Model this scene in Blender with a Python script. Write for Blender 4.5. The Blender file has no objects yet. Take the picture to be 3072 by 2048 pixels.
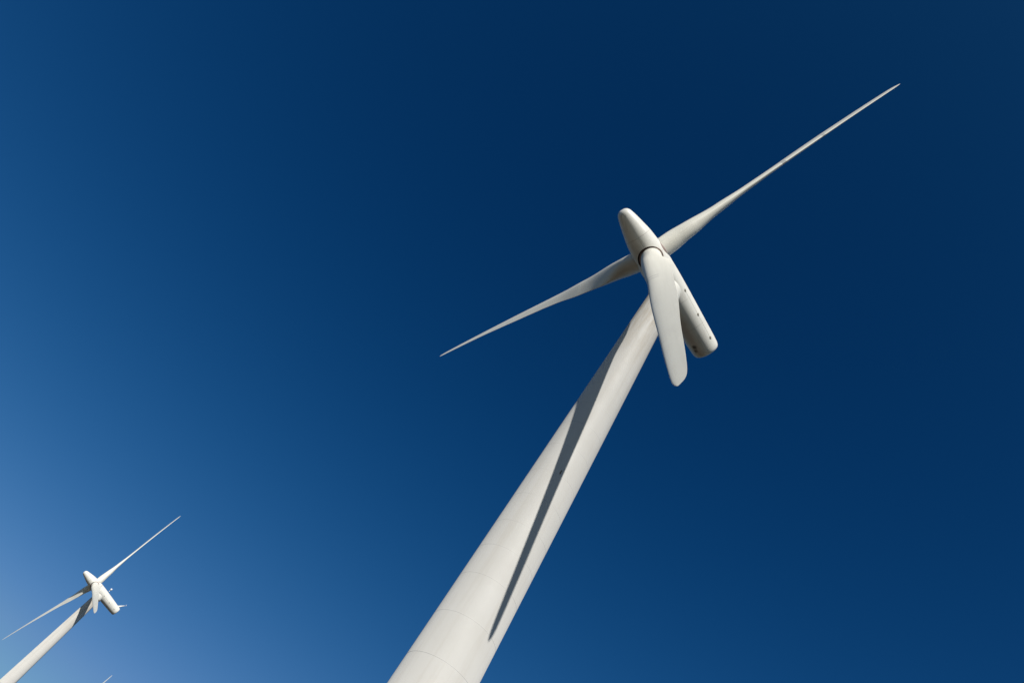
import bpy, bmesh, math, random
import numpy as np
from mathutils import Vector, Matrix
random.seed(4)
C = bpy.context.scene.collection

# ------------------------------------------------------------------ camera
cam = bpy.data.cameras.new('camera')
camo = bpy.data.objects.new('camera', cam); C.objects.link(camo)
bpy.context.scene.camera = camo
F_PX, PITCH, ROLL = 2228.8814, 0.79640, 0.68170      # focal length in pixels of a 3072 px wide frame
PITCH, ROLL = 0.7963, 0.6817
cam.sensor_fit = 'HORIZONTAL'; cam.sensor_width = 22.3
cam.lens = F_PX / 3072 * 22.3
cam.clip_start = 0.1; cam.clip_end = 20000
fwd = Vector((0, math.cos(PITCH), math.sin(PITCH)))
rt0 = Vector((1, 0, 0)); up0 = Vector((0, -math.sin(PITCH), math.cos(PITCH)))
rt = rt0 * math.cos(ROLL) + up0 * math.sin(ROLL)
up = -rt0 * math.sin(ROLL) + up0 * math.cos(ROLL)
camo.matrix_world = Matrix(((rt.x, up.x, -fwd.x, 0), (rt.y, up.y, -fwd.y, 0), (rt.z, up.z, -fwd.z, 1.6), (0, 0, 0, 1)))

# ------------------------------------------------------------------ sun, sky, exposure
SUN = Vector((-0.0803, -0.8301, 0.5517)).normalized()   # direction towards the sun
SUN_EL = math.asin(SUN.z); SUN_ROT = math.atan2(SUN.x, SUN.y)
sl = bpy.data.lights.new('sun', 'SUN'); sl.energy = 4.9; sl.angle = math.radians(0.53); sl.color = (1.0, 0.968, 0.90)
so = bpy.data.objects.new('sun', sl); C.objects.link(so)
so.rotation_euler = SUN.to_track_quat('Z', 'Y').to_euler(); so.location = (0, 0, 150)

world = bpy.data.worlds.new('World'); bpy.context.scene.world = world
world.use_nodes = True
wn, wl = world.node_tree.nodes, world.node_tree.links
wn.clear()
wout = wn.new('ShaderNodeOutputWorld'); wbg = wn.new('ShaderNodeBackground')
sky = wn.new('ShaderNodeTexSky'); sky.sky_type = 'NISHITA'; sky.sun_disc = False
sky.sun_elevation = SUN_EL; sky.sun_rotation = SUN_ROT
sky.altitude = 800; sky.air_density = 1.0; sky.dust_density = 0.3; sky.ozone_density = 2.0
wbg.inputs['Strength'].default_value = 0.10
# polarisation of clear sky: a factor that depends on the angle from the sun and on height above the horizon
POL = None
POL = [[-0.497, 3.107, -3.966, 1.837], [-0.377, 0.458, -1.071, 0.44], [-0.044, -0.084, -0.668, 0.223]]
if POL:
    tc = wn.new('ShaderNodeTexCoord')
    dt = wn.new('ShaderNodeVectorMath'); dt.operation = 'DOT_PRODUCT'; dt.inputs[1].default_value = SUN
    wl.new(tc.outputs['Generated'], dt.inputs[0])
    sp = wn.new('ShaderNodeSeparateXYZ'); wl.new(tc.outputs['Generated'], sp.inputs[0])
    def wm(op, a, b=None, c=None):
        m = wn.new('ShaderNodeMath'); m.operation = op
        for i, v in enumerate((a, b, c)):
            if v is None: continue
            if isinstance(v, (int, float)): m.inputs[i].default_value = v
            else: wl.new(v, m.inputs[i])
        return m.outputs[0]
    g = dt.outputs['Value']; g2 = wm('MULTIPLY', g, g)
    z = wm('MAXIMUM', sp.outputs['Z'], 0.0); iz = wm('DIVIDE', 1.0, wm('ADD', z, 0.15))
    chans = []
    for (a, b, c, d) in POL:
        v = wm('MULTIPLY_ADD', g2, b, a); v = wm('MULTIPLY_ADD', z, c, v); v = wm('MULTIPLY_ADD', g, d, v)
        if len(chans) == 2: v = wm('SUBTRACT', v, wm('MULTIPLY', wm('MAXIMUM', wm('SUBTRACT', 0.20, z), 0.0), 1.2))   # paler, less blue air low down
        v = wm('SUBTRACT', v, wm('MULTIPLY', wm('MAXIMUM', wm('SUBTRACT', g, 0.45), 0.0), (2.6, 2.3, 1.3)[len(chans)]))
        chans.append(wm('MINIMUM', wm('EXPONENT', v), 1.0))
    chans[0] = wm('MINIMUM', chans[0], wm('MULTIPLY', chans[1], 0.72))
    cb = wn.new('ShaderNodeCombineXYZ')
    for i, v in enumerate(chans): wl.new(v, cb.inputs[i])
    mu = wn.new('ShaderNodeVectorMath'); mu.operation = 'MULTIPLY'
    wl.new(sky.outputs[0], mu.inputs[0]); wl.new(cb.outputs[0], mu.inputs[1])
    wl.new(mu.outputs[0], wbg.inputs['Color'])
else:
    wl.new(sky.outputs[0], wbg.inputs['Color'])
wl.new(wbg.outputs[0], wout.inputs[0])
vs = bpy.context.scene.view_settings
vs.view_transform = 'Standard'; vs.look = 'None'; vs.gamma = 1; vs.exposure = 0; vs.use_curve_mapping = False

# ------------------------------------------------------------------ materials
def nmat(name, col, rough=0.5, metal=0.0):
    m = bpy.data.materials.new(name); m.use_nodes = True
    b = m.node_tree.nodes['Principled BSDF']
    b.inputs['Base Color'].default_value = (*col, 1); b.inputs['Roughness'].default_value = rough
    b.inputs['Metallic'].default_value = metal
    return m, m.node_tree.nodes, m.node_tree.links, b

def tex(nodes, links, kind='Object', scale=(1, 1, 1)):
    t = nodes.new('ShaderNodeTexCoord'); mp = nodes.new('ShaderNodeMapping')
    mp.inputs['Scale'].default_value = scale
    links.new(t.outputs[kind], mp.inputs[0]); return mp.outputs[0]

def noise(nodes, links, vec, scale, detail=6, rough=0.6):
    n = nodes.new('ShaderNodeTexNoise'); n.inputs['Scale'].default_value = scale
    n.inputs['Detail'].default_value = detail; n.inputs['Roughness'].default_value = rough
    links.new(vec, n.inputs['Vector']); return n.outputs['Fac']

def remap(nodes, links, v, a, b, c=0.0, d=1.0):
    m = nodes.new('ShaderNodeMapRange'); m.inputs['From Min'].default_value = a; m.inputs['From Max'].default_value = b
    m.inputs['To Min'].default_value = c; m.inputs['To Max'].default_value = d
    links.new(v, m.inputs['Value']); return m.outputs[0]

def mixc(nodes, links, fac, a, b):
    m = nodes.new('ShaderNodeMix'); m.data_type = 'RGBA'
    for s, v in ((m.inputs[0], fac), (m.inputs[6], a), (m.inputs[7], b)):
        if isinstance(v, tuple): s.default_value = (*v, 1)
        elif isinstance(v, (int, float)): s.default_value = v
        else: links.new(v, s)
    return m.outputs[2]

def mathn(nodes, links, op, a, b=None):
    m = nodes.new('ShaderNodeMath'); m.operation = op
    for i, v in enumerate((a, b)):
        if v is None: continue
        if isinstance(v, (int, float)): m.inputs[i].default_value = v
        else: links.new(v, m.inputs[i])
    return m.outputs[0]

def paint(name, col, dirt, streak_scale, amount=0.35, rough=0.42, dr=0.15):
    """painted steel or gel coat: large soft tone changes, dirt specks, fine streaks"""
    m, N, L, b = nmat(name, col, rough)
    v = tex(N, L, 'Object')
    big = remap(N, L, noise(N, L, v, 0.35, 4), 0.35, 0.75, 0.0, 1.0)
    vs_ = tex(N, L, 'Object', streak_scale)
    st = remap(N, L, noise(N, L, vs_, 1.6, 4, 0.55), 0.50, 0.80, 0.0, 1.0)
    f = mathn(N, L, 'ADD', mathn(N, L, 'MULTIPLY', big, 0.22 * amount), mathn(N, L, 'MULTIPLY', st, 0.55 * amount))
    col1 = mixc(N, L, f, col, dirt)
    L.new(col1, b.inputs['Base Color'])
    L.new(remap(N, L, noise(N, L, v, 0.5, 2), 0.3, 0.7, rough - 0.03, rough + 0.05), b.inputs['Roughness'])
    b.inputs['Diffuse Roughness'].default_value = dr
    return m, N, L, b, col1, v

WHITE = (0.82, 0.805, 0.745); TOWERC = (0.67, 0.655, 0.625); DIRT = (0.40, 0.34, 0.25)
M_TOWER, N, L, b, colT, v = paint('tower_paint', TOWERC, DIRT, (1.0, 1.0, 0.04), 0.36, 0.62, 0.8)
# grease and rain stains on the top ten metres
spz = N.new('ShaderNodeSeparateXYZ'); L.new(v, spz.inputs[0])
hi = remap(N, L, spz.outputs['Z'], 60.0, 73.0)
stn = remap(N, L, noise(N, L, tex(N, L, 'Object', (1.6, 1.6, 0.16)), 1.4, 6, 0.6), 0.34, 0.62)
fac = mathn(N, L, 'MULTIPLY', mathn(N, L, 'MULTIPLY', hi, stn), 0.62)
fac.node.use_clamp = True
L.new(mixc(N, L, fac, colT, (0.40, 0.32, 0.21)), b.inputs['Base Color'])
M_SEAM, *_ = nmat('seam_dirt', (0.30, 0.275, 0.23), 0.7)
M_WELD, *_ = nmat('weld_line', (0.42, 0.41, 0.39), 0.6)
M_SHELL, N, L, b, colN, v = paint('nacelle_gel_coat', WHITE, DIRT, (0.25, 1.2, 1.2), 0.4)
M_SHELL_COL, M_SHELL_V = colN, v
# two oil blotches low on the rear end
blot = None
for (px, py, pz, rr) in ((-12.45, -0.22, -1.72, 0.26), (-12.98, -0.36, -1.66, 0.22)):
    d = N.new('ShaderNodeVectorMath'); d.operation = 'DISTANCE'; d.inputs[1].default_value = (px, py, pz)
    L.new(v, d.inputs[0])
    dd = mathn(N, L, 'ADD', d.outputs['Value'], mathn(N, L, 'MULTIPLY', noise(N, L, v, 4.0, 5), 0.35))
    mk = remap(N, L, dd, rr + 0.06, rr + 0.32, 0.8, 0.0)
    blot = mk if blot is None else mathn(N, L, 'MAXIMUM', blot, mk)
L.new(mixc(N, L, blot, colN, (0.035, 0.024, 0.014)), b.inputs['Base Color'])
M_SPIN, *_ = paint('spinner_gel_coat', WHITE, DIRT, (0.3, 1.2, 1.2), 0.30)
M_BLADE, *_ = paint('blade_gel_coat', (0.81, 0.785, 0.70), (0.42, 0.38, 0.30), (1.5, 1.5, 0.06), 0.30)
M_DARK, *_ = nmat('dark_gap', (0.06, 0.042, 0.035), 0.8)
M_RUST, *_ = nmat('rusty_steel', (0.26, 0.13, 0.06), 0.8)
M_BEAR, *_ = nmat('bearing_primer', (0.46, 0.34, 0.31), 0.6)
M_BAND, *_ = nmat('grey_tape', (0.42, 0.42, 0.40), 0.6)
M_METAL, *_ = nmat('galvanised_steel', (0.55, 0.55, 0.55), 0.4, 0.8)
M_LATCH, *_ = nmat('latch_metal', (0.17, 0.135, 0.08), 0.6)
M_LAMP, *_ = nmat('beacon_glass', (0.85, 0.84, 0.84), 0.2)
M_CONC, *_ = nmat('concrete', (0.36, 0.34, 0.31), 0.9)

m, N, L, b = nmat('dry_grassland', (0.12, 0.09, 0.045), 0.95)
v = tex(N, L, 'Object')
c1 = mixc(N, L, remap(N, L, noise(N, L, v, 0.02, 8, 0.6), 0.4, 0.62), (0.032, 0.021, 0.009), (0.022, 0.017, 0.007))
c2 = mixc(N, L, remap(N, L, noise(N, L, v, 1.7, 8, 0.75), 0.38, 0.68), c1, (0.048, 0.031, 0.013))
c3 = mixc(N, L, remap(N, L, noise(N, L, v, 0.25, 6, 0.6), 0.60, 0.70), c2, (0.030, 0.019, 0.010))
L.new(c3, b.inputs['Base Color'])
bp = N.new('ShaderNodeBump'); bp.inputs['Strength'].default_value = 0.9; bp.inputs['Distance'].default_value = 0.15
L.new(noise(N, L, v, 6.0, 8, 0.8), bp.inputs['Height']); L.new(bp.outputs[0], b.inputs['Normal'])
M_GROUND = m

# ------------------------------------------------------------------ mesh helpers
def link(name, me, parent=None, mat4=None, mats=(), smooth=True):
    for mm in mats: me.materials.append(mm)
    if smooth:
        me.polygons.foreach_set('use_smooth', [True] * len(me.polygons))
    o = bpy.data.objects.new(name, me); C.objects.link(o)
    if parent: o.parent = parent
    if mat4 is not None: o.matrix_basis = mat4
    return o

def lathe_data(profile, seg, axis='X', close=True):
    """profile: list of (position along the axis, radius). Returns verts, faces."""
    V, Fc, rings = [], [], []
    for (s, r) in profile:
        if r < 1e-6:
            rings.append([len(V)]); V.append((s, 0, 0) if axis == 'X' else (0, 0, s)); continue
        ring = []
        for k in range(seg):
            a = 2 * math.pi * k / seg
            ring.append(len(V))
            V.append((s, r * math.cos(a), r * math.sin(a)) if axis == 'X' else (r * math.cos(a), r * math.sin(a), s))
        rings.append(ring)
    for A, B in zip(rings[:-1], rings[1:]):
        for k in range(seg):
            k2 = (k + 1) % seg
            if len(A) == 1: Fc.append((A[0], B[k2], B[k]) )
            elif len(B) == 1: Fc.append((A[k], A[k2], B[0]))
            else: Fc.append((A[k], A[k2], B[k2], B[k]))
    return V, Fc

def mesh(name, V, Fc, midx=None):
    me = bpy.data.meshes.new(name); me.from_pydata(V, [], Fc); me.update()
    bm = bmesh.new(); bm.from_mesh(me); bmesh.ops.recalc_face_normals(bm, faces=bm.faces); bm.to_mesh(me); bm.free()
    if midx is not None: me.polygons.foreach_set('material_index', midx)
    return me

def cyl_between(bm, p0, p1, r0, r1, seg=16, cap=True):
    p0, p1 = Vector(p0), Vector(p1); d = (p1 - p0); q = d.to_track_quat('Z', 'Y')
    a, bb = [], []
    for k in range(seg):
        t = 2 * math.pi * k / seg; u = Vector((math.cos(t), math.sin(t), 0))
        a.append(bm.verts.new(p0 + q @ (u * r0))); bb.append(bm.verts.new(p1 + q @ (u * r1)))
    for k in range(seg): bm.faces.new((a[k], a[(k + 1) % seg], bb[(k + 1) % seg], bb[k]))
    if cap: bm.faces.new(a[::-1]); bm.faces.new(bb)

def from_bm(name, bm):
    bmesh.ops.recalc_face_normals(bm, faces=bm.faces)
    me = bpy.data.meshes.new(name); bm.to_mesh(me); bm.free(); return me

def sharp(me, deg=35):
    me.set_sharp_from_angle(angle=math.radians(deg))

# ------------------------------------------------------------------ turbine geometry (metres)
HUB_H = 80.0; TAU = 0.0942
R_BASE, R_TOP = 3.2591, 1.5840
nv = Vector((math.cos(TAU), 0, math.sin(TAU))); wv = Vector((-math.sin(TAU), 0, math.cos(TAU)))
hv = Vector((0, -1, 0))
AX = Vector((0, 0, HUB_H)) + nv * (4.2493 + 0.149) + wv * (-0.09) + hv * 0.08           # spinner and nacelle axis, at the rotor plane
BC = Vector((0, 0, HUB_H)) + nv * (4.2493 + 0.149) + wv * (-0.03) + hv * (-0.015)   # where the blade axes meet
SHAFT = Matrix((( nv.x, 0, wv.x, AX.x), (nv.y, 1, wv.y, AX.y), (nv.z, 0, wv.z, AX.z), (0, 0, 0, 1)))  # local X along the shaft

# tower -------------------------------------------------------------
def tower_r(z): return R_BASE + (R_TOP - R_BASE) * z / 78.0
def tower_mesh():
    seams = [2.6, 5.4, 8.4, 11.4, 14.4, 17.4, 20.4, 23.85, 27.5, 31.15, 34.1, 36.85, 40.1, 43.25, 46.8, 50.15, 53.3, 56.6,
             59.9, 63.4, 67.0, 70.4, 73.6, 75.6]
    prof, mi = [(0.0, tower_r(0))], []
    for s in seams:
        big = s in (23.85, 50.15)
        w_ = 0.013 if not big else 0.017
        prof += [(s - w_, tower_r(s - w_)), (s + w_, tower_r(s + w_))]
    prof.append((77.25, tower_r(77.25)))
    V, Fc = lathe_data(prof, 160, 'Z')
    me = mesh('tower', V, Fc)
    idx = []
    for p in me.polygons:
        z = p.center.z
        idx.append(1 if any(abs(z - s) < 0.045 and (p.area < 0.008) for s in seams) else 0)
    me.polygons.foreach_set('material_index', idx)
    return me

# blade ---------------------------------------------------------------
Q = dict(D0=2.568, c1=3.37, cf=3.524, ax0=0.361, s1=0.256, c5=2.74, c75=2.0, c95=1.48, t1=0.361, ax=0.298, th0=-0.053,
         tw=0.291, pb=-1.218, c35=2.80, cone=0.015, sw=0.278)
BR = 45.395 + 0.009; DPHI = -0.005
def pchip(xs, ys, x):
    xs = np.array(xs, float); ys = np.array(ys, float); h = np.diff(xs); d = np.diff(ys) / h
    m = np.zeros_like(ys); m[0], m[-1] = d[0], d[-1]
    for i in range(1, len(xs) - 1):
        if d[i - 1] * d[i] > 0:
            w1, w2 = 2 * h[i] + h[i - 1], h[i] + 2 * h[i - 1]
            m[i] = (w1 + w2) / (w1 / d[i - 1] + w2 / d[i])
    i = int(np.clip(np.searchsorted(xs, x) - 1, 0, len(h) - 1)); t = (x - xs[i]) / h[i]
    return float((2*t**3-3*t**2+1)*ys[i] + (t**3-2*t**2+t)*h[i]*m[i] + (-2*t**3+3*t**2)*ys[i+1] + (t**3-t**2)*h[i]*m[i+1])

def blade_section(s, K=96):
    q = Q; D0 = q['D0']; s1 = q['s1']; cf = q['cf']
    c = pchip([0, .085, .11, .14, .165, .20, s1, .35, .5, .75, .93, .975, .99, 1.0],
              [D0, D0, D0 + .3*(cf-D0), D0 + .85*(cf-D0), cf, .5*(cf+q['c1']), q['c1'], q['c35'], q['c5'], q['c75'], q['c95'], q['c95']*.8, q['c95']*.55, q['c95']*.08], s)
    m_ = pchip([0, .085, .11, .14, .165, 1.0], [0, 0, .3, .85, 1.0, 1.0], s)
    mt = min(max((s - .06) / (s1 - .06), 0), 1); mt = mt * mt * (3 - 2 * mt)
    tk = (D0 / c) * (1 - mt) + q['t1'] * mt if s < s1 else pchip([s1, .35, .5, .75, 1], [q['t1'], q['t1']*.78, .20, .16, .12], s)
    pts = []
    axf = .5 * (1 - m_) + m_ * float(np.interp(s, [.14, s1], [q['ax0'], q['ax']]))
    tw = q['th0'] + q['tw'] * float(np.interp(s, [.04, .2, .4, .7, 1], [1., .85, .4, .1, 0]))
    ct, st = math.cos(tw), math.sin(tw)
    ox = s * BR * math.sin(q['cone']) + q['pb'] * s * s; oy = -q['sw'] * s * s; oz = s * BR
    for k in range(K):
        th = 2 * math.pi * k / K
        xx = .5 * (1 - math.cos(th)); sg = 1 if th < math.pi else -1
        yt = 5 * tk * (.2969 * math.sqrt(xx) - .126 * xx - .3516 * xx**2 + .2843 * xx**3 - .1015 * xx**4)
        cam_ = 0.035 * 4 * xx * (1 - xx) * m_ * -1
        y = (1 - m_) * .5 * math.sin(th) * tk + m_ * (sg * yt + cam_ * 0.5)
        cx, cy = (axf - xx) * c, y * c
        pts.append((ox + cx * st + cy * ct, oy + cx * ct - cy * st, oz))
    return pts
def blade_mesh():
    ss = list(np.linspace(.0232, .08, 8)) + list(np.linspace(.084, .30, 70)) + list(np.linspace(.304, .92, 150)) + [.93, .94, .95, .96, .968, .975, .981, .986, .99, .9935, .9965, .9985, 1.0]
    V, Fc = [], []; K = 96
    for s in ss: V += blade_section(s, K)
    for i in range(len(ss) - 1):
        for k in range(K):
            k2 = (k + 1) % K
            Fc.append((i*K+k, i*K+k2, (i+1)*K+k2, (i+1)*K+k))
    Fc.append(tuple(range(K))[::-1]); Fc.append(tuple((len(ss)-1)*K + k for k in range(K)))
    return mesh('blade', V, Fc)

def blade_strip(s_a, s_b, k_a, k_b, off=0.006, K=96):
    """a thin tape that follows the blade skin between two stations and two chord indices"""
    V, Fc = [], []; n = 4
    for i in range(n + 1):
        s = s_a + (s_b - s_a) * i / n
        P = [Vector(p) for p in blade_section(s, K)]; cen = sum(P, Vector()) / K
        for k in range(k_a, k_b + 1):
            p = P[k % K]; t = (P[(k + 1) % K] - P[(k - 1) % K]).normalized(); nn = t.cross(Vector((0, 0, 1)))
            if nn.dot(p - cen) < 0: nn = -nn
            V.append(tuple(p + nn * off))
    W = k_b - k_a + 1
    for i in range(n):
        for k in range(W - 1): Fc.append((i*W+k, i*W+k+1, (i+1)*W+k+1, (i+1)*W+k))
    return mesh('tape_band', V, Fc)

# spinner -------------------------------------------------------------
SP = [(-1.72, 2.03), (-1.0, 2.02), (0.0, 1.98), (1.0, 1.91), (2.0, 1.81), (3.0, 1.68), (4.0, 1.46), (5.0, 1.24), (5.9, 1.00), (6.25, 0.88), (6.5, 0.72), (6.68, 0.49), (6.76, 0.26), (6.785, 0.0)]
def sp_r(x):
    xs = [p[0] for p in SP]; ys = [p[1] for p in SP]
    return pchip(xs, ys, x)
def spinner_mesh():
    # a closed shell of revolution with three round openings cut for the blade roots
    xs = list(np.linspace(-1.72, 5.8, 60)) + [6.785 - 0.985 * (1 - math.sin(t)) for t in np.linspace(0.02, math.pi/2, 22)]
    prof = [(-1.72, 0.0), (-1.72, 1.9), (-1.72, 2.005), (-1.70, 2.028)] + [(x, sp_r(x)) for x in xs[1:-1]] + [(6.785, 0.0)]
    V, Fc = lathe_data(prof, 144, 'X')
    me = mesh('spinner', V, Fc)
    o = bpy.data.objects.new('tmp', me); C.objects.link(o)
    cutters = []
    for i in range(3):
        bm = bmesh.new(); bmesh.ops.create_cone(bm, cap_ends=True, segments=96, radius1=1.57, radius2=1.57, depth=4.0)
        mt = Matrix.Rotation(2 * math.pi * i / 3, 4, 'X') @ Matrix.Translation((0, 0, 0.98 + 2.0))
        bmesh.ops.transform(bm, matrix=mt, verts=bm.verts)
        c = bpy.data.objects.new('cut', from_bm('cut', bm)); C.objects.link(c); cutters.append(c)
        md = o.modifiers.new('b', 'BOOLEAN'); md.operation = 'DIFFERENCE'; md.object = c; md.solver = 'EXACT'
    dg = bpy.context.evaluated_depsgraph_get()
    me2 = bpy.data.meshes.new_from_object(o.evaluated_get(dg)); me2.name = 'spinner'
    for c in cutters + [o]: bpy.data.objects.remove(c)
    # openings are dark inside
    idx, outer = [], []
    for p in me2.polygons:
        c = p.center; r = math.hypot(c.y, c.z); out = abs(r - sp_r(min(max(c.x, -1.72), 6.785))) < 0.03 and abs(p.normal.x) < 0.999
        outer.append(out); idx.append(0 if (out or p.normal.x > 0.2) else 1)
    me2.materials.clear()
    bm = bmesh.new(); bm.from_mesh(me2); bm.free()
    me2.polygons.foreach_set('material_index', idx)
    me2.polygons.foreach_set('use_smooth', [True] * len(me2.polygons))
    nl = [Vector((0, 0, 1))] * len(me2.loops)
    for p, out in zip(me2.polygons, outer):
        for li in p.loop_indices:
            co = me2.vertices[me2.loops[li].vertex_index].co
            if out:
                x = min(max(co.x, -1.70), 6.77); e = 0.01
                dr = (sp_r(min(x + e, 6.785)) - sp_r(x - e)) / (min(x + e, 6.785) - x + e)
                rad = Vector((0, co.y, co.z)); rl = rad.length
                n_ = Vector((1, 0, 0)) if rl < 1e-4 else (rad / rl - Vector((dr, 0, 0))).normalized()
                nl[li] = n_
            else: nl[li] = p.normal.copy()
    me2.normals_split_custom_set([tuple(n_) for n_ in nl])
    return me2

def seam_mesh():
    """panel joints of the spinner: one ring, a line to every opening, short arcs between openings"""
    out = []
    def strip(pts, tang_w):
        V, Fc = [], []; b0 = 0
        for p, w_ in zip(pts, tang_w): V.append(tuple(p - w_)); V.append(tuple(p + w_))
        for i in range(len(pts) - 1): Fc.append((b0+2*i, b0+2*i+1, b0+2*i+3, b0+2*i+2))
        out.append(mesh('panel_seam', V, Fc))
    hw = 0.012
    n = 144; r = sp_r(3.0) + 0.004
    strip([Vector((3.0, r*math.sin(2*math.pi*k/n), r*math.cos(2*math.pi*k/n))) for k in range(n+1)], [Vector((hw, 0, 0))]*(n+1))
    for i in range(3):
        a = 2*math.pi*i/3
        rad = Vector((0, -math.sin(a), math.cos(a))); tan = Vector((0, math.cos(a), math.sin(a)))
        xs = np.linspace(1.59, 3.0, 12)
        strip([rad*(sp_r(x)+0.004) + Vector((x, 0, 0)) for x in xs], [tan*hw]*12)
        a0 = a + math.asin(1.57/1.98) + 0.02; a1 = a + 2*math.pi/3 - math.asin(1.57/1.98) - 0.02
        aa = np.linspace(a0, a1, 14)
        strip([Vector((0.1, -math.sin(t)*(sp_r(0.1)+0.004), math.cos(t)*(sp_r(0.1)+0.004))) for t in aa], [Vector((hw, 0, 0))]*14)
    return out

# nacelle ---------------------------------------------------------------
NP = [(-1.84, 2.02), (-3.0, 2.03), (-5.0, 2.00), (-8.0, 1.91), (-11.0, 1.81), (-13.4, 1.71), (-13.85, 1.64), (-14.1, 1.51), (-14.24, 1.28), (-14.33, 0.9), (-14.37, 0.45), (-14.38, 0.0)]
def nac_r(x):
    return pchip([-p[0] for p in NP], [p[1] for p in NP], -x)
def nacelle_mesh():
    xs = list(np.linspace(-1.84, -13.4, 46)) + [-13.4 - 0.98 * math.sin(t) for t in np.linspace(0.05, math.pi/2, 22)]
    prof = [(-1.84, 1.5), (-1.84, 1.98), (-1.86, 2.015)] + [(x, nac_r(x)) for x in xs[1:-1]] + [(-14.38, 0.0)]
    V, Fc = lathe_data(prof, 144, 'X'); me = mesh('nacelle', V, Fc); n0 = len(me.polygons)
    return me
def nacelle_seams():
    out = []
    def line(xs, ang, hw=0.014, both=False):
        V, Fc = [], []; b0 = 0
        for x, a in zip(xs, ang):
            r = nac_r(x) + 0.005
            rad = Vector((0, -math.sin(a), math.cos(a))); tan = Vector((0, -math.cos(a), -math.sin(a)))
            p = rad * r + Vector((x, 0, 0)); V.append(tuple(p - tan * hw)); V.append(tuple(p + tan * hw))
        for i in range(len(xs) - 1): Fc.append((b0+2*i, b0+2*i+1, b0+2*i+3, b0+2*i+2))
        out.append(mesh('panel_seam', V, Fc))
    xs = np.linspace(-5.2, -12.7, 30)
    line(xs, np.radians(np.interp(xs, [-12.7, -5.2], [-107, -101])))
    for x in (-6.6, -10.2):
        V, Fc = [], []; b0 = 0; n = 144; r = nac_r(x) + 0.004
        for k in range(n + 1):
            t = 2*math.pi*k/n
            for dx in (-0.007, 0.007): V.append((x + dx, r*math.sin(t), r*math.cos(t)))
        for i in range(n): Fc.append((b0+2*i, b0+2*i+1, b0+2*i+3, b0+2*i+2))
        out.append(mesh('panel_seam', V, Fc))
    return out
def nac_point(x, deg, off=0.0):
    a = math.radians(deg); r = nac_r(x) + off
    rad = Vector((0, -math.sin(a), math.cos(a)))
    return rad * r + Vector((x, 0, 0)), rad

def latch_mesh():
    bm = bmesh.new()
    # a pull ring on a small plate
    R0, r0 = 0.11, 0.024
    for i in range(20):
        pass
    vs_ = []
    for i in range(20):
        a = 2*math.pi*i/20; ring = []
        for j in range(8):
            b_ = 2*math.pi*j/8
            ring.append(bm.verts.new(((R0 + r0*math.cos(b_))*math.cos(a), (R0 + r0*math.cos(b_))*math.sin(a), 0.05 + r0*math.sin(b_))))
        vs_.append(ring)
    for i in range(20):
        for j in range(8):
            bm.faces.new((vs_[i][j], vs_[(i+1) % 20][j], vs_[(i+1) % 20][(j+1) % 8], vs_[i][(j+1) % 8]))
    r = bmesh.ops.create_cube(bm, size=1.0, matrix=Matrix.Translation((0.16, 0, 0.02)) @ Matrix.Diagonal((0.13, 0.07, 0.05, 1)))
    return from_bm('latch', bm)

def collar_mesh():
    prof = [(77.18, 0.0), (77.18, 1.60), (77.16, 1.72), (77.20, 1.80), (77.30, 1.83), (78.9, 1.83)]
    V, Fc = lathe_data(prof, 96, 'Z'); me = mesh('yaw_collar', V, Fc); return me

def root_ring_mesh():
    prof = [(0.95, 1.33), (1.37, 1.33), (1.37, 1.46), (0.95, 1.46)]
    V, Fc = lathe_data(prof + prof[:1], 96, 'Z'); return mesh('root_bearing', V, Fc)

def short_mast_mesh():
    bm = bmesh.new()
    cyl_between(bm, (0, 0, -0.1), (0, 0, 1.55), 0.035, 0.03, 10)
    cyl_between(bm, (-0.35, 0, 1.5), (0.35, 0, 1.5), 0.025, 0.025, 8)
    cyl_between(bm, (-0.35, 0, 1.5), (-0.35, 0, 1.8), 0.045, 0.045, 8)
    for k in range(3):
        a = 2*math.pi*k/3; p = Vector((0.35, 0, 1.72)); q = p + Vector((math.cos(a)*.16, math.sin(a)*.16, 0))
        cyl_between(bm, p, q, 0.012, 0.012, 6); bmesh.ops.create_uvsphere(bm, u_segments=8, v_segments=6, radius=0.05, matrix=Matrix.Translation(q))
    cyl_between(bm, (0.35, 0, 1.5), (0.35, 0, 1.74), 0.02, 0.02, 8)
    return from_bm('wind_sensor', bm)
def tall_mast_mesh():
    bm = bmesh.new(); d = Vector((-0.62, 0, 0.86)).normalized()
    cyl_between(bm, d * -0.3, d * 2.35, 0.42, 0.13, 20)
    cyl_between(bm, d * 2.3, d * 3.0, 0.03, 0.03, 8)
    e = d * 3.0
    cyl_between(bm, e + Vector((-0.3, 0, -0.1)), e + Vector((0.35, 0, 0.1)), 0.05, 0.03, 8)
    cyl_between(bm, e, e + Vector((0, 0, 0.35)), 0.05, 0.05, 8)
    return from_bm('sensor_mast', bm)
def beacon_mesh():
    bm = bmesh.new()
    bmesh.ops.create_uvsphere(bm, u_segments=24, v_segments=16, radius=0.40, matrix=Matrix.Translation((0, 0, 1.55)))
    return from_bm('beacon', bm)
def beacon_post():
    bm = bmesh.new(); cyl_between(bm, (0, 0, -0.1), (0, 0, 1.2), 0.15, 0.12, 12); cyl_between(bm, (0, 0, 1.12), (0, 0, 1.24), 0.22, 0.22, 16)
    return from_bm('beacon_post', bm)

def hatch_mesh():
    bm = bmesh.new()
    bmesh.ops.create_cube(bm, size=1.0, matrix=Matrix.Diagonal((0.05, 0.09, 0.5, 1)))
    bmesh.ops.bevel(bm, geom=list(bm.edges), offset=0.015, segments=2, affect='EDGES')
    return from_bm('cable_vent', bm)

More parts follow.
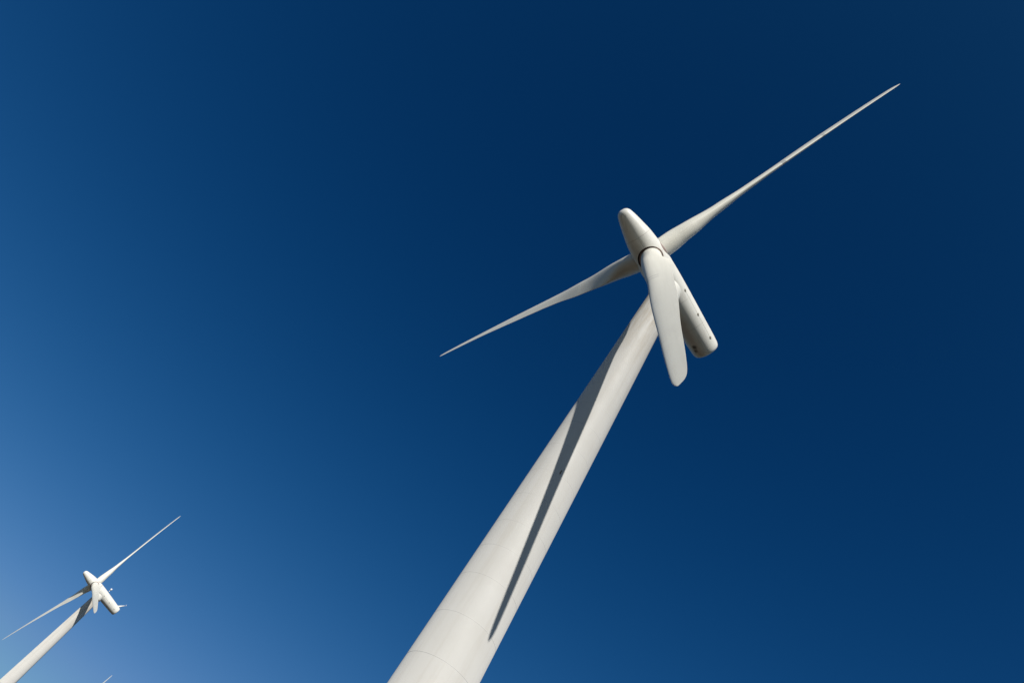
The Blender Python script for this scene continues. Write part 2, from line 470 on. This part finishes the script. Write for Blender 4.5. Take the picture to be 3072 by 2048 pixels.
ME = dict(tower=tower_mesh(), blade=blade_mesh(), spinner=spinner_mesh(), sseam=seam_mesh(), nacelle=nacelle_mesh(), nseam=nacelle_seams(),
          latch=latch_mesh(), collar=collar_mesh(), ring=root_ring_mesh())

def rotor_matrix(phi):
    """columns: X along the shaft, Z along the first blade"""
    bz = wv * math.cos(phi) + hv * math.sin(phi); y = -(-wv * math.sin(phi) + hv * math.cos(phi))
    return lambda c: Matrix(((nv.x, y.x, bz.x, c.x), (nv.y, y.y, bz.y, c.y), (nv.z, y.z, bz.z, c.z), (0, 0, 0, 1)))

def set_rotor(parts, phi):
    # the spinner cone sits a degree off the shaft line
    piv = AX - nv * 1.7; ax_ = (nv + hv * 0.010 - wv * 0.005).normalized()
    q = nv.rotation_difference(ax_).to_matrix().to_4x4()
    parts['spinner'].matrix_basis = Matrix.Translation(piv) @ q @ Matrix.Translation(-piv) @ rotor_matrix(phi)(AX)
    for i, bl in enumerate(parts['blades']): bl.matrix_basis = rotor_matrix(phi + DPHI + i * 2 * math.pi / 3)(BC)

def make_turbine():
    root = bpy.data.objects.new('wind_turbine', None); C.objects.link(root)
    root.empty_display_size = 4
    tw = link('tower', ME['tower'], root, None, (M_TOWER, M_WELD)); sharp(ME['tower'], 60)
    nc = link('nacelle', ME['nacelle'], root, SHAFT, (M_SHELL,)); sharp(ME['nacelle'], 50)
    for q_ in ME['nseam']: link('panel_seam', q_, nc, None, (M_SEAM,), smooth=False)
    bm = bmesh.new(); cyl_between(bm, (-1.95, 0, 0), (-1.6, 0, 0), 1.90, 1.90, 96, True)
    link('drip_ring', from_bm('drip_ring', bm), nc, None, (M_RUST,))
    for (x, dg) in ((-5.55, -101.5), (-9.0, -104.0), (-12.35, -106.6)):
        p, rad = nac_point(x, dg)
        zz = rad; xx = Vector((-1, 0, 0)); yy = zz.cross(xx)
        o = link('latch', ME['latch'], nc, Matrix(((xx.x, yy.x, zz.x, p.x), (xx.y, yy.y, zz.y, p.y), (xx.z, yy.z, zz.z, p.z), (0, 0, 0, 1))), () if ME['latch'].materials else (M_LATCH,))
    link('yaw_collar', ME['collar'], root, None, (M_SHELL,)); sharp(ME['collar'], 50)
    sp = link('spinner', ME['spinner'], root, None, (M_SPIN, M_DARK), smooth=False)
    for q_ in ME['sseam']: link('panel_seam', q_, sp, None, (M_SEAM,), smooth=False)
    bl = []
    for i in range(3):
        if i == 0:
            b_ = link('blade', ME['blade'], root, None, (M_BLADE,))
            r_ = link('root_bearing', ME['ring'], b_, None, (M_BEAR,)); sharp(ME['ring'], 40)
        else:
            b_ = link('blade', ME['blade'], root); link('root_bearing', ME['ring'], b_)
        bl.append(b_)
    return root, dict(spinner=sp, blades=bl, nacelle=nc, tower=tw)

def copy_turbine(root):
    r = root.copy(); C.objects.link(r); parts = dict(blades=[])
    for ch in root.children:
        c = ch.copy(); C.objects.link(c); c.parent = r
        nm = ch.name.split('.')[0]
        if nm == 'blade': parts['blades'].append(c)
        else: parts[nm] = c
        for g in ch.children:
            d = g.copy(); C.objects.link(d); d.parent = c
    return r, parts

def place(root, x, y, z, az):
    root.location = (x, y, z); root.rotation_euler = (0, 0, math.pi / 2 - az)

T1 = (10.8345, 52.0057, 0.0); A1 = 4.3676; PHI1 = 5.6847
T2 = (-64.3495, 339.0152, 7.5333); A2 = 4.3166; PHI2 = 0.1407
t1, P1 = make_turbine()
t2, P2 = copy_turbine(t1)
t3, P3 = copy_turbine(t1)
place(t1, *T1, A1); set_rotor(P1, PHI1)
place(t2, *T2, A2); set_rotor(P2, PHI2)
# third turbine: only the tip of its upright blade reaches into the frame
A3, PHI3 = 4.32, 0.02
dirv = Vector((-0.11056557, 0.97518722, 0.19179455))
nose3 = Vector((math.sin(A3), math.cos(A3), 0))
tip_z = 1.6 + 655 * dirv.z / math.hypot(dirv.x, dirv.y)
tipw = Vector((0, 0, 1.6)) + dirv * (655 / math.hypot(dirv.x, dirv.y))
th = math.pi / 2 - A3
rl = rotor_matrix(PHI3 + DPHI)(BC) @ Vector((BR * math.sin(0.015) - 1.218, -0.278, BR))
rw = Matrix.Rotation(th, 3, 'Z') @ rl
T3 = (tipw.x - rw.x, tipw.y - rw.y, tipw.z - rw.z)
place(t3, *T3, A3); set_rotor(P3, PHI3)

bands = [(2, 0.31, 0.312, 3, 24), (2, 0.328, 0.330, 3, 24), (0, 0.488, 0.503, -12, 12), (0, 0.653, 0.664, -12, 12)]
for (bi, sa, sb, ka, kb) in bands:
    link('tape_band', blade_strip(sa, sb, ka, kb, 0.006), P1['blades'][bi], None, (M_BAND,))
# pieces that only one of the turbines has
p, rad = nac_point(-13.0, 0.0)
link('wind_sensor', short_mast_mesh(), P1['nacelle'], Matrix.Translation(p), (M_METAL,))
link('sensor_mast', tall_mast_mesh(), P2['nacelle'], Matrix.Translation(p), (M_SHELL,))
p, rad = nac_point(-5.7, 0.0)
link('beacon', beacon_mesh(), P2['nacelle'], Matrix.Translation(p), (M_LAMP,))
link('beacon_post', beacon_post(), P2['nacelle'], Matrix.Translation(p), (M_METAL,))
ang = math.radians(-98.8) - (math.pi / 2 - A1); rr = tower_r(43.6)
link('cable_vent', hatch_mesh(), P1['tower'], Matrix.Translation((rr*math.cos(ang), rr*math.sin(ang), 43.6)) @ Matrix.Rotation(ang, 4, 'Z'), (M_LATCH,))

GROUP = 'white wind turbines of the wind farm'
for o, lab in ((t1, 'large white wind turbine in front with one blade\'s shadow running down its tower'),
               (t2, 'smaller distant white turbine at lower left with a mast and round beacon on its nacelle'),
               (t3, 'farthest turbine, only one blade tip showing at the bottom edge')):
    o['label'] = lab; o['category'] = 'wind turbine'; o['group'] = GROUP

# ------------------------------------------------------------------ ground
def gz(x, y):
    r = math.hypot(x, y)
    h = T2[2] * math.exp(-((x - T2[0])**2 + (y - T2[1])**2) / 130.0**2) + T3[2] * math.exp(-((x - T3[0])**2 + (y - T3[1])**2) / 130.0**2)
    k = min(max((r - 900) / 2500, 0), 1)
    h += k * k * 60 * (0.5 + 0.5 * math.sin(x / 900 + 1.3) * math.cos(y / 1100))
    return h
V, Fc = [], []
radii = [0] + [3 * 1.09 ** i for i in range(92)]
seg = 120
for i, r in enumerate(radii):
    if i == 0: V.append((0, 0, 0)); continue
    for k in range(seg):
        a = 2 * math.pi * k / seg; x, y = r * math.cos(a), r * math.sin(a); V.append((x, y, gz(x, y)))
for k in range(seg): Fc.append((0, 1 + k, 1 + (k + 1) % seg))
for i in range(1, len(radii) - 1):
    for k in range(seg):
        a, b_ = 1 + (i-1)*seg + k, 1 + (i-1)*seg + (k+1) % seg
        Fc.append((a, a + seg, b_ + seg, b_))
g = link('ground', mesh('ground', V, Fc), None, None, (M_GROUND,))
g['kind'] = 'structure'
